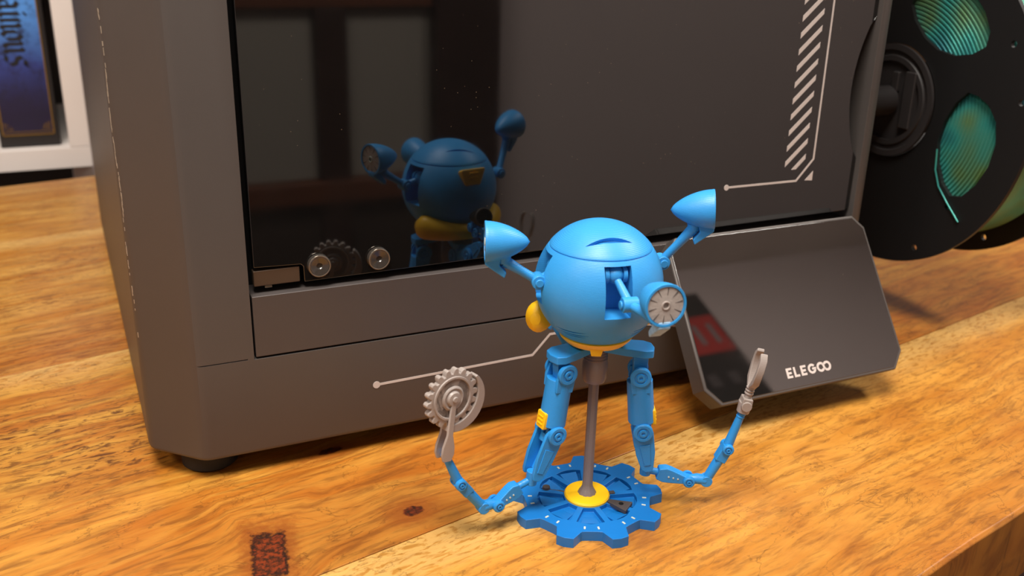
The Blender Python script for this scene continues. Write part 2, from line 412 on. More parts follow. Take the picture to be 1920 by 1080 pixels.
# pale printed lines: on the door
def flat(poly, y, name, mat, parent, th=.12): return P(MB().prism(poly, XZ, y-th, y+.05), name, mat, parent, smooth=False)
def line_poly(pts, wd):
    L, Rr = [], []
    for i, p in enumerate(pts):
        p = Vector(p); d0 = (p-Vector(pts[i-1])).normalized() if i else None; d1 = (Vector(pts[i+1])-p).normalized() if i < len(pts)-1 else None
        d = ((d0 or d1)+(d1 or d0)).normalized(); n = Vector((-d.y, d.x)); k = wd/2/max(.5, n.dot(Vector((-(d1 or d0).y, (d1 or d0).x))))
        L.append(tuple(p+n*k)); Rr.append(tuple(p-n*k))
    return L+Rr[::-1]
def disc2(cx, cz, r, n=20): return [(cx+r*math.cos(2*PI*k/n), cz+r*math.sin(2*PI*k/n)) for k in range(n)]
flat(line_poly([(287, 108.6), (331.6, 108.4), (341.6, 119.4), (341.6, 460)], 1.05), 3, 'printed_line', M['print_white'], pr)
flat(disc2(286.6, 108.6, 1.5), 3, 'printed_dot', M['print_white'], pr, .2)
flat([(337.4, 108.2), (342.4, 112.9), (342.4, 107.8)], 3, 'printed_triangle', M['print_white'], pr)
flat([(327.4, 114.7), (330.4, 114.7), (336, 119.9), (336, 122.6)], 3, 'printed_stripe', M['print_white'], pr)
for k in range(30):
    z = 116.4+8.18*k
    flat([(322.9, z+.0), (336, z+11.8), (336, z+14.5), (322.9, z+2.9)], 3, 'printed_stripe', M['print_white'], pr)
# on the base skirt
flat(line_poly([(98.4, 33.3), (177.4, 34.8), (186.6, 44.4), (226, 44.4), (262, 37.2)], 1.15), 0, 'printed_line', M['print_white'], pr)
flat(disc2(98.2, 33.3, 1.7), 0, 'printed_dot', M['print_white'], pr, .2)
# centre of the rounding between flank and bevelled corner
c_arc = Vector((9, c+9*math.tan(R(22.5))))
# thin bright line along the front left edge, built from small pale pieces
edge_bits = MB()
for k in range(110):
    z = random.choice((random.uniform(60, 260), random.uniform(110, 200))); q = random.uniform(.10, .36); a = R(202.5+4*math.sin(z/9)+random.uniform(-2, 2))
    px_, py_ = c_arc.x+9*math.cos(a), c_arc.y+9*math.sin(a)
    edge_bits.box((px_, py_, z), (.35, .35, q*8))
P(edge_bits, 'bright_edge_line', M['edge_line'])
# feet
for x, y in ((25, 20), (373, 20), (25, 384), (373, 384)):
    P(MB().lathe([(11, 0), (12.3, 1.2), (12.5, 10.6)], (x, y, 0), (0, 0, 1), 36), 'foot', M['rubber'])
# touch screen hung under the door
ta = Vector((0, -54.0, 17.6)); tb = Vector((0, -6, 88.4)); sv = (tb-ta); SH = sv.length; sv.normalize(); sn = Vector((0, -sv.z, sv.y))
SX = 245.3; SW = 126.6
SF = lambda a, b, h: Vector((SX+a, 0, 0))+ta+sv*b+sn*h
def cham(x0, z0, x1, z1, k, kt): return [(x0+k, z0), (x1-k, z0), (x1, z0+k*1.2), (x1, z1-kt*1.2), (x1-kt, z1), (x0+kt, z1), (x0, z1-kt*1.2), (x0, z0+k*1.2)]
hs = P(MB().prism(cham(0, 0, SW, SH, 7.5, 6), SF, -11, 0), 'screen_housing', M['body'], bevel=.9)
P(MB().prism(cham(1.5, 1.5, SW-1.5, SH-1.5, 7, 5.5), SF, -.4, .25), 'screen_glass', M['screen_glass'], hs, bevel=.2)
P(MB().box((SX+62, 2, 70), (60, 22, 18)), 'screen_bracket', M['black'], hs)
# maker's lettering on the screen
def rect(x0, z0, x1, z1): return [(x0, z0), (x1, z0), (x1, z1), (x0, z1)]
def letters(x, z, h, st):
    out = []; wd = h*.68; g = h*.22
    def E(x): return [rect(x, z, x+st, z+h)]+[rect(x+st, z+q, x+wd*k, z+q+st*.92) for q, k in ((0, 1), (h/2-st/2, .9), (h-st*.92, 1))]
    out.append(('letter', E(x))); x += wd+g
    out.append(('letter', [rect(x, z, x+st, z+h), rect(x+st, z, x+wd*.95, z+st*.92)])); x += wd*.95+g
    out.append(('letter', E(x))); x += wd+g
    def arc(cx, cz, r, a0, a1, n=18):
        A = [(cx+r*math.cos(R(a0+(a1-a0)*k/n)), cz+r*math.sin(R(a0+(a1-a0)*k/n))) for k in range(n+1)]
        B = [(cx+(r-st)*math.cos(R(a0+(a1-a0)*k/n)), cz+(r-st)*math.sin(R(a0+(a1-a0)*k/n))) for k in range(n+1)]
        return A, B
    def arcs(cx, cz, r, a0, a1, n=18):
        A, B = arc(cx, cz, r, a0, a1, n); return [[A[k], A[k+1], B[k+1], B[k]] for k in range(n)]
    r = h/2
    out.append(('letter', arcs(x+r, z+r, r, 40, 350)+[rect(x+r*1.05, z+r-st*.45, x+2*r-.02, z+r+st*.45)])); x += 2*r+g*.5
    out.append(('letter', arcs(x+r, z+r, r, 35, 325))); x += 2*r-st*.9
    # the second ring crosses into the first, like a lying eight
    q = arcs(x+r, z+r, r, -145, 145)
    out.append(('letter', q+[[(x-st*.35, z+r*1.55), (x+st*.6, z+r*1.72), (x+r*.55, z+r*.42), (x+r*.1, z+r*.3)]]))
    return out
for nm, polys in letters(49.3, 6.5, 5.1, 1.2):
    mb = MB()
    for p in polys: mb.prism(p, SF, .2, .42)
    P(mb, nm, M['print_white'], hs, smooth=False)
# spool holder on the printer's right flank
HY, HZ = 59, 136.5
hub = P(MB().lathe([(22, -46), (22, -3), (33, -3), (34, -1.8), (34, 0), (30.5, 0), (30.0, -1.2), (27.5, -1.2), (27, -.2), (24, -.2), (24, -2.0), (0, -2.0)], (446, HY, HZ), (-1, 0, 0), 64), 'spool_holder', M['holder'])
P(MB().box((446.8, HY-15.5, HZ+2), (3, 8, 34)), 'holder_rib', M['holder'], hub, bevel=.8)
P(MB().box((446.8, HY-4, HZ+12), (3, 5, 12)), 'holder_rib', M['holder'], hub, bevel=.8)
P(MB().cyl((396, HY, HZ), (446, HY, HZ), 9), 'holder_arm', M['holder'], hub)

# ------------------------------------------------------------------ filament spool
sp = empty('filament_spool', (448, HY, 36.5)); tag(sp, 'black spool wound with teal green filament, hanging beside the grey machine', 'spool')
SO = Vector((448, HY, 36.5))
def flange(x):
    base = MB().lathe([(34.5, 0), (100, 0), (100, 2.6), (34.5, 2.6), (34.5, 0)], Vector((x, HY, HZ))-SO, (1, 0, 0), 128, caps=False)
    o = base.obj('flange', M['spool'], sp)
    cs = []
    win = [(-56, 13), (-63, 12), (-71, 8), (-77.5, 0), (-80, -12), (-78, -25), (-72, -37), (-64, -45.5), (-56, -47), (-49, -41), (-43, -30), (-41, -18), (-43, -6), (-49, 6)]
    for k in range(4):
        a = R(-72*k); ca, sa = math.cos(a), math.sin(a)
        cs.append(MB().prism([(y*ca-z*sa, y*sa+z*ca) for y, z in win], YZ, -5+x-448, 8+x-448).obj('cutter', M['spool']))
        cs[-1].location = (448*S, HY*S, HZ*S)
    for r_, th in ((92.3, -114), (89.5, 152), (91.5, 172), (77.7, -136), (92, 60), (92, 20), (92, -30), (92, -70)):
        cs.append(MB().cyl((-5+x-448, r_*math.cos(R(th)), r_*math.sin(R(th))), (8+x-448, r_*math.cos(R(th)), r_*math.sin(R(th))), 1.9, n=14).obj('cutter', M['spool']))
        cs[-1].location = (448*S, HY*S, HZ*S)
    boolean(o, cs); return o
flange(448); flange(508)
P2 = lambda x: Vector((x, HY, HZ))-SO
# windings: real ridges, one strand every 1.75 mm of radius at the side, and along the barrel
prof = [(36, 3.2)]
rr = 38.0
while rr < 86: prof += [(rr, 3.9), (rr+.6, 2.9), (rr+1.7, 2.75), (rr+2.3, 3.9)]; rr += 2.4
prof += [(87.5, 3.2)]
xx = 3.4
while xx < 56: prof += [(87.6, xx), (88.3, xx+.45), (88.3, xx+1.3), (87.6, xx+1.75)]; xx += 1.8
prof += [(87, 57.2), (36, 57.2), (36, 3.2)]
MB().lathe(prof, P2(448), (1, 0, 0), 96, caps=False).obj('filament_winding', M['filament'], sp)
MB().lathe([(34.6, 2.6), (36, 2.6), (36, 60), (34.6, 60), (34.6, 2.6)], P2(448), (1, 0, 0), 64, caps=False).obj('barrel', M['spool'], sp)
fe = [P2(448)+Vector((-.9, y, z)) for y, z in ((-42.5, -22), (-43.8, -34), (-48, -43), (-56, -51), (-66, -60))]
MB().tube(fe, .5, 10).obj('filament_end', M['filament'], sp)

# ------------------------------------------------------------------ white shelf and boxed book behind
sh = empty('white_shelf', (-110, 640, -750)); tag(sh, 'white shelf unit standing behind the table, holding the blue spined volume', 'shelf')
def SB(n, x0, x1, y0, y1, z0, z1, mat=M['white'], bev=.5):
    return MB().box(((x0+x1)/2+110, (y0+y1)/2-640, (z0+z1)/2+750), (x1-x0, y1-y0, z1-z0)).obj(n, mat, sh, bevel=bev)
SB('upright', -14, 4.6, 640, 920, 21.2, 700); SB('upright', -360, -341, 640, 920, 21.2, 700)
SB('shelf_board', -360, 4.6, 640, 920, 1.0, 21)
SB('shelf_board', -360, 4.6, 640, 920, 360, 379)
SB('upright', -13.5, 4.2, 652, 920, -748, .8); SB('upright', -360, -341, 652, 920, -748, .8)
SB('shelf_board', -340.8, -14.2, 655, 920, -340, -322)
SB('back_panel', -340.8, -14.2, 905, 912, 21.4, 359.6, M['shelf_dark']); SB('back_panel', -340.8, -14.2, 905, 912, -320, .6, M['shelf_dark'])
SB('shelf_board', -360, 4.6, 640, 920, 700.2, 720)
bk = empty('blue_book', (-48, 655, 21.3)); tag(bk, 'thick volume with a blue spine and black blackletter title on the white shelf', 'book')
BO = Vector((-48, 655, 21.3))
def BP(mb, n, mat, **k):
    bmesh.ops.translate(mb.bm, vec=-BO, verts=mb.bm.verts); return mb.obj(n, mat, bk, **k)
BP(MB().box((-48, 760, 171.4), (53, 210, 300)), 'cover', M['book_edge'], bevel=1.2)
sp2 = BP(MB().box((-48.6, 654.9, 176), (45, .6, 284)), 'spine_panel', M['spine'])
BP(MB().box((-48.6, 654.5, 33.2), (44, .5, 1.0)), 'gold_line', M['gold']); BP(MB().box((-48.6, 654.5, 36.2), (44, .5, .5)), 'gold_line', M['gold'])
for x in (-71, -26.2): BP(MB().box((x, 654.5, 176), (1.1, .5, 285)), 'gold_line', M['gold'])
for sx, x in ((1, -68.5), (-1, -28.7)):
    mb = MB()
    for q in range(5):
        a = R(10+20*q); mb.prism([(x, 38), (x+sx*(7*math.cos(a))-.7*math.sin(a), 38+7*math.sin(a)-.7*math.cos(a)), (x+sx*7.6*math.cos(a), 38+7.6*math.sin(a))], XZ, 654.3, 654.5)
    BP(mb, 'gold_corner', M['gold'], smooth=False)
# blackletter title, read from top to bottom, drawn with a broad slanted nib
GL = {  # strokes in letter space: u along the line, v up from the baseline (x-height 10)
 'V': [[(0, 14), (1.5, 12), (1, 4), (4, 0)], [(4, 0), (7.5, 4), (7, 11), (5, 14)]],
 'i': [[(0, 9), (1.6, 10), (1.6, 1.5), (3, 0)], [(1.4, 13.2), (2.2, 12.4)]],
 'l': [[(0, 14), (1.6, 14.8), (1.6, 1.5), (3, 0)]],
 'a': [[(.4, 8.6), (2.2, 10), (5, 8.4), (5, 1.5), (6.4, 0)], [(5, 5.6), (1.2, 4.4), (.6, 2), (2.6, 0), (5, 1.8)]],
 'n': [[(0, 9), (1.6, 10), (1.6, 1.3), (2.4, .2)], [(1.6, 8), (4.4, 10), (5.6, 8.4), (5.6, 1.5), (7, 0)]],
 'o': [[(3, 10), (.6, 7.6), (.6, 2.2), (3, 0)], [(3, 10), (5.6, 7.8), (5.6, 2.4), (3, 0)]],
 'u': [[(0, 9.6), (1.2, 8.6), (1.2, 2), (3, 0), (5.2, 1.8)], [(4.2, 10), (5.4, 8.8), (5.4, 1.5), (6.8, 0)]],
 's': [[(7, 9.4), (4, 10.4), (1.4, 8.4), (2.6, 6), (5.4, 5), (6.6, 2.4), (4, 0), (.6, .8), (-.6, -1.2)], [(7, 9.4), (7.8, 11.4)]]}
adv = {'V': 9.5, 'i': 4.0, 'l': 4.2, 'a': 8, 'n': 8.4, 'o': 7.4, 'u': 8.2, 's': 8}
word = 'Villainous'; sc = 1.42; tot = sum(adv[q] for q in word)*sc; zt = 98+tot
u = 0
for chh in word:
    mb = MB(); nb = Vector((1.05, .85))
    for st in GL[chh]:
        for p, q in zip(st, st[1:]):
            p, q = Vector(p), Vector(q); d = (q-p)
            if abs(d.x*nb.y-d.y*nb.x) < .05: q = q+Vector((.05, 0))
            poly = [p-nb, q-nb, q+nb, p+nb]
            poly = [(-58.8+v.y*1.7, zt-(u+v.x)*sc) for v in poly]
            mb.prism(poly, XZ, 654.25, 654.5)
    BP(mb, 'title_letter', M['ink'], smooth=False); u += adv[chh]

# ------------------------------------------------------------------ the blue toy robot
RB = Vector((165.8, -78.8, 0)); GK = 1.045
rb = empty('toy_robot', RB)
tag(rb, 'blue and yellow printed toy robot with three eyes, held up on a grey pole', 'toy')
def Q(mb, name, mat, parent=rb, **k):
    bmesh.ops.translate(mb.bm, vec=-RB, verts=mb.bm.verts); return mb.obj(name, mat, parent, **k)
BC = Vector((166.4, -77.7, 100.6)); BR = 25.2

# stand base: nine-toothed wheel
gc = RB; goff = R(-25.3+11)
def gpt(r, a, z): return Vector((gc.x+GK*r*math.cos(a), gc.y+GK*r*math.sin(a), z))
outl = []
for k in range(9):
    a0 = goff+k*2*PI/9
    for r_, da in ((25.6, -14.5), (26.0, -11), (31.2, -6.2), (31.6, 0), (31.2, 6.2), (26.0, 11), (25.6, 14.5)): outl.append((r_*math.cos(a0+R(da)), r_*math.sin(a0+R(da))))
GXY = lambda a, b, h: Vector((gc.x+GK*a, gc.y+GK*b, h))
gear = Q(MB().prism(outl, GXY, 0, 4.4), 'stand_base', M['blue_base'])
wells = []
for k in range(9):
    a0 = goff+k*2*PI/9+PI/9
    pts = [(r_*math.cos(a0+R(da)), r_*math.sin(a0+R(da))) for r_, da in ((9.6, -13), (19.6, -16.5), (20.2, -8), (20.4, 0), (20.2, 8), (19.6, 16.5), (9.6, 13))]
    wc = MB().prism(pts, GXY, 2.5, 9); bmesh.ops.translate(wc.bm, vec=-RB, verts=wc.bm.verts)
    o = wc.obj('cutter', M['blue_base']); o.location = RB*S; wells.append(o)
boolean(gear, wells)
bv = gear.modifiers.new('bevel', 'BEVEL'); bv.width = .3*S; bv.segments = 2; bv.limit_method = 'ANGLE'; bv.angle_limit = R(40)
for k in range(9):      # sloping wedge in each well, as on the print
    a0 = goff+k*2*PI/9+PI/9; ca, sa = math.cos(a0), math.sin(a0)
    mb = MB(); v = []
    for r_, z in ((13.5, 2.5), (20.0, 2.5), (20.0, 3.7)):
        hw = math.tan(R(11))*r_
        for sgn in (-1, 1): v.append(mb.bm.verts.new(Vector((gc.x+r_*ca-sgn*hw*sa, gc.y+r_*sa+sgn*hw*ca, z))))
    for f in ((0, 1, 3, 2), (2, 3, 5, 4), (0, 4, 5, 1), (0, 2, 4), (1, 5, 3)): mb.bm.faces.new([v[i] for i in f])
    Q(mb, 'well_ramp', M['blue_base'], gear)
ime = None
for k in range(18):
    a0 = goff+PI/9+(k//2)*2*PI/9+R(6.6 if k % 2 else -6.6)
    if ime is None: ime = MB().box((0, 0, 0), (1.7, .75, .3)).mesh('inlay_dash', M['inlay'], False)
    o = bpy.data.objects.new('inlay_dash', ime); col.objects.link(o); o.parent = gear
    o.location = (gpt(23.3, a0, 4.45)-RB)*S; o.rotation_euler = (0, 0, a0)
def wedge(a, r0, r1, hw0, hw1, z0, z1, name):
    a = R(a); ca, sa = math.cos(a), math.sin(a)
    poly = [(r0*ca-hw0*sa*s_, r0*sa+hw0*ca*s_) if i < 2 else (r1*ca-hw1*sa*s_, r1*sa+hw1*ca*s_) for i, s_ in enumerate((-1, 1, 1, -1))]
    return Q(MB().prism(poly, GXY, z0, z1), name, M['dark_grey'], gear, bevel=.3)
kf = wedge(-25.3-28, 9.4, 18.5, .9, 3.8, 3.4, 5.3, 'locking_key')
Q(MB().cyl(gpt(15, R(-53), 5.0), gpt(15, R(-53), 5.45), 1.0, n=20), 'key_pin', M['black'], gear)
wedge(-25.3+12, 9.4, 11.8, 1.0, 1.0, 3.0, 5.0, 'locking_lug')
Q(MB().cyl(gpt(17, R(140), 2.2), gpt(17, R(140), 5.4), 2.1, 1.6), 'locking_knob', M['dark_grey'], gear)
Q(MB().tube([gpt(15.5, R(140), 3.5), gpt(11, R(140), 3.8), gpt(8.5, R(140), 3.8)], .8, 8), 'locking_lug', M['dark_grey'], gear)
Q(MB().lathe([(0, 4.0), (9.6, 4.0), (9.7, 5.2), (9.2, 5.9), (6.2, 6.1), (4.0, 6.0), (0, 6.0)], gc, (0, 0, 1), 48), 'hub_disc', M['yellow'])
# pole leaning a hair, fluted, with a threaded collar under the body
pb = RB+Vector((0, 0, 5.5)); pt = Vector((BC.x+.6, BC.y+.2, 63)); pd = (pt-pb)
mb = MB(); q = pd.to_track_quat('Z', 'Y').to_matrix()
rings = []
for r_, h in ((4.1, 0), (3.9, .8), (3.0, 2.2), (2.3, 3.6), (2.15, 5), (2.15, pd.length)):
    rings.append([mb.bm.verts.new(pb+q@Vector(((r_*(1-.07*(k % 3 == 0)))*math.cos(2*PI*k/30), (r_*(1-.07*(k % 3 == 0)))*math.sin(2*PI*k/30), h))) for k in range(30)])
for a, b in zip(rings, rings[1:]):
    for k in range(30): mb.bm.faces.new((a[k], a[(k+1) % 30], b[(k+1) % 30], b[k]))
mb.bm.faces.new(rings[0][::-1]); mb.bm.faces.new(rings[-1])
Q(mb, 'pole', M['pole_grey'])
cdz = pd.normalized()
prof = [(2.2, -3.5), (4.2, -3.4), (5.0, -1.5), (5.2, 3), (5.1, 5.2), (4.6, 6.2)]
for k in range(5): prof += [(4.6, 6.5+k*1.25), (5.0, 6.9+k*1.25), (4.5, 7.4+k*1.25)]
prof += [(4.5, 13.5)]
Q(MB().lathe(prof, pt-cdz*2, cdz, 40), 'pole_collar', M['pole_grey'])

# body sphere with seam groove and cut slots
prof = []
def sph(el, k=1.0): prof.append((BR*k*math.cos(R(el)), BR*k*math.sin(R(el))))
for i in range(0, 33): sph(-90+i*(126/32)) if i else prof.append((0, -BR))
prof = prof[:-1]
for el, k in ((35.2, 1), (36.4, 1), (36.8, .987), (37.6, .982), (38.0, 1.002), (38.8, 1.006)): sph(el, k)
for i in range(1, 20): sph(38.8+i*(51.2/20), 1.006-.001*i/4)
prof.append((0, BR*1.0))
body = Q(MB().lathe(prof, BC, (0, 0, 1), 128), 'body_sphere', M['blue'])
def radial(az, tau=0): a = R(az); return Vector((math.cos(a), math.sin(a), 0)), Vector((-math.sin(a), math.cos(a), 0))
EYE_AZ = (165, -102, -12); cut = []
for az in EYE_AZ:
    r_, t_ = radial(az)
    F = lambda a, b, h, r_=r_, t_=t_: BC+t_*a+Vector((0, 0, b))+r_*h
    hw = 6.2 if az == 165 else 5.2
    cutr = MB().prism([(-hw, -6), (hw, -6), (hw, 13.6), (-hw, 13.6)], F, 13, 34)
    bmesh.ops.translate(cutr.bm, vec=-RB, verts=cutr.bm.verts); o = cutr.obj('cutter', M['blue']); o.location = RB*S; cut.append(o)
# two crescent vents on the crown (seen directly and in the mirror) and slits low on the flank
def lens_cut(p0, p1, wmax, depth, upv_):
    """thin lens between two sphere directions"""
    n = 12; A = []; B = []
    for i in range(n+1):
        t_ = i/n; d = p0.lerp(p1, t_).normalized(); w_ = wmax*math.sin(PI*t_)+.04
        A.append((d, upv_*w_)); B.append((d, -upv_*w_*.25))
    ring = A+B[::-1][1:-1]
    mb = MB(); o_ = [mb.bm.verts.new(BC+d*(BR+3)+u_) for d, u_ in ring]; i_ = [mb.bm.verts.new(BC+d*(BR-depth)+u_) for d, u_ in ring]
    mb.bm.faces.new(o_); mb.bm.faces.new(i_[::-1]); m = len(ring)
    for k in range(m): mb.bm.faces.new((o_[k], i_[k], i_[(k+1) % m], o_[(k+1) % m]))
    bmesh.ops.translate(mb.bm, vec=-RB, verts=mb.bm.verts); o = mb.obj('cutter', M['blue']); o.location = RB*S; return o
def dirv(az, el): return Vector((math.cos(R(el))*math.cos(R(az)), math.cos(R(el))*math.sin(R(az)), math.sin(R(el))))
hz = Vector((0.5, .86, 0)).normalized()
cut.append(lens_cut(dirv(-141, 49), dirv(-72, 52), 2.2, 1.2, hz*.9+Vector((0, 0, .35))))
cut.append(lens_cut(dirv(120, 57), dirv(52, 50), 1.1, .8, Vector((-.3, -.9, .4))))
for de, a0, a1 in ((0, -171, -130), (-3.6, -168, -127), (-6.8, -165, -131)):
    cut.append(lens_cut(dirv(a0, -33.2+de), dirv(a1, -32.6+de), .75, 3.5, Vector((0, 0, 1))))
    cut.append(lens_cut(dirv(-44+de, -33.2+de), dirv(-80, -32.6+de), .75, 3.5, Vector((0, 0, 1))))
boolean(body, cut)
# yellow front plate with raised bars
r_, t_ = radial(81)
FB = lambda a, b, h: BC+r_*h*.94+t_*a+Vector((0, 0, b+1.8+h*.34))
bd = Q(MB().prism(rounded([(-7.6, 3.9), (7.6, 3.9), (4.4, -5.0), (-4.4, -5.0)], 1.0, 3), FB, 22.2, 26.2), 'chest_badge', M['yellow'], bevel=.7)
for b in (1.3, -.9): Q(MB().prism([(-2.6, b-.4), (2.6, b-.4), (2.6, b+.4), (-2.6, b+.4)], FB, 25.5, 26.8), 'badge_bar', M['yellow'], bd, bevel=.15)
# yellow bumper: lobed ends joined by a thinner front
pts, rad = [], []
for i in range(33):
    f = i/32; az = 155-f*158; k = abs(f-.5)*2
    pts.append(BC+Vector(((22.0+2.4*k**3)*math.cos(R(az)), (22.0+2.4*k**3)*math.sin(R(az)), -16.2-3.2*(1-k**2))))
    e = min(1, min(i, 32-i)/3.4+.06); rad.append((4.2+3.5*k**2)*math.sqrt(max(.02, 1-(1-min(1, e))**2)))
Q(MB().tube(pts, rad, 20, squash=(.82, 1.0)), 'bumper', M['yellow'])
Q(MB().lathe([(0, -26.2), (9, -25.8), (12.4, -24.2), (14.4, -22.2), (15.0, -21.0), (14.2, -20.4), (0, -20.2)], BC, (0, 0, 1), 48), 'belly_plate', M['yellow'])
r_, t_ = radial(-118)
FN = lambda a, b, h: BC+r_*h+t_*a+Vector((0, 0, b))
Q(MB().prism([(-2.8, -22.5), (2.8, -22.5), (1.9, -26.2), (-1.9, -26.2)], FN, 9.5, 13.2), 'belly_tab', M['yellow'], bevel=.3)

# ---- eyes
def eye(az_hub, hub, centre, az_n, pivot, label=None, tilt=0.0, tailcol=None):
    """hub: joint outside the slot; centre: middle of the housing; az_n: way the lens faces"""
    n_ = dirv(az_n, tilt); t_ = Vector((-math.sin(R(az_n)), math.cos(R(az_n)), 0)); u_ = n_.cross(t_)
    hub, centre, pivot = BC+Vector(hub), BC+Vector(centre), BC+Vector(pivot)
    L = 17.0; nose = centre-n_*L/2
    prof = [(0, 0)]
    for i in range(1, 15):
        f = i/14; prof.append((8.5*math.sin(f*PI/2)**.62 if f < 1 else 8.5, L*f*.93))
    prof = [(7.75*(1-(1-h/(L*.93))**1.65)**.70 if h > 0 else 0, h) for r0, h in prof]
    prof += [(7.9, L-.3), (7.75, L), (6.95, L), (6.9, L-1.0), (0, L-1.0)]
    hs_ = Q(MB().lathe(prof, nose, n_, 48), 'eye_housing', M['blue'])
    # lens: ten petal-like segments round a hole
    face = nose+n_*(L-.95)
    lens = Q(MB().lathe([(1.1, .2), (1.2, .75), (6.75, .55), (6.8, 0), (0, 0), (0, .15), (1.1, .2)], face, n_, 40, caps=False), 'eye_lens', M['eye_grey'], hs_)
    mb = MB()
    for k in range(10):
        a = 2*PI*k/10+.2; d = t_*math.cos(a)+u_*math.sin(a); e = n_.cross(d)
        mb.tube([face+n_*.66+d*3.6, face+n_*.60+d*6.5], [.06, .2], 6)
    Q(mb, 'lens_groove', M['dark_grey'], hs_)
    Q(MB().tube([face+n_*.72+(t_*math.cos(2*PI*i/24)+u_*math.sin(2*PI*i/24))*1.35 for i in range(24)], .38, 8, closed=True), 'lens_ring', M['inlay'] if az_hub != -102 else M['grey_print'], hs_)
    # hanging fin under the rim, hooked at its tip
    fl = [(L-.2, -6), (L-.1, -8.6), (L-3.4, -11.0), (L-7.6, -14.0), (L-8.3, -11.8), (L-5.6, -8.8), (L-6.5, -5)]
    FF = lambda a, b, h: nose+n_*a+u_*b+t_*h
    sgn = 1 if (n_.cross(t_)).z > 0 else -1
    Q(MB().prism([(a, b*sgn) for a, b in fl], FF, -2.4, 2.4), 'eye_fin', tailcol or M['blue'], hs_, bevel=.5)
    att = nose+n_*L*.56+Vector((0, 0, -7.6))
    st = Q(MB().tube([att, hub.lerp(att, .5), hub], [2.3, 1.75, 1.75], 14).cyl(att+Vector((0, 0, 2)), att-Vector((0, 0, .8)), 2.6, 2.2), 'eye_stalk', M['blue'], hs_)
    r2, t2 = radial(az_hub)
    hb = MB().cyl(hub-t2*3.0, hub+t2*3.0, 2.9, n=24).cyl(hub-t2*3.9, hub-t2*3.0, 1.7, n=20).cyl(hub+t2*3.0, hub+t2*3.9, 1.7, n=20)
    hb.tube([hub, pivot], [1.8, 1.4], 12)
    Q(hb, 'stalk_joint', M['blue'], hs_, bevel=.4)
    pv = MB().lathe([(3.6*math.sin(PI*i/10) if 0 < i < 10 else 0, -3.6*math.cos(PI*i/10)) for i in range(11)], pivot, t2, 24)
    Q(pv.cyl(pivot-t2*4.3, pivot-t2*2.8, 3.2, n=24).cyl(pivot+t2*2.8, pivot+t2*4.3, 3.2, n=24), 'pivot_ball', M['blue'], hs_)
    return hs_
eye(165, (-25.6, 2.2, 3.2), (-37.6, 5.0, 19.4), 159, (-17, 3.6, 6.5))
eye(-12, (28.6, 0.2, 5.0), (36.0, -7.6, 28.0), -33, (17, -2.5, 6.5), tilt=4)
eye(-102, (-3.6, -29.0, 1.5), (-1.5, -42.0, 8.2), -97, (-3.7, -17.2, 9.4), tilt=3, tailcol=M['clear_tail'])

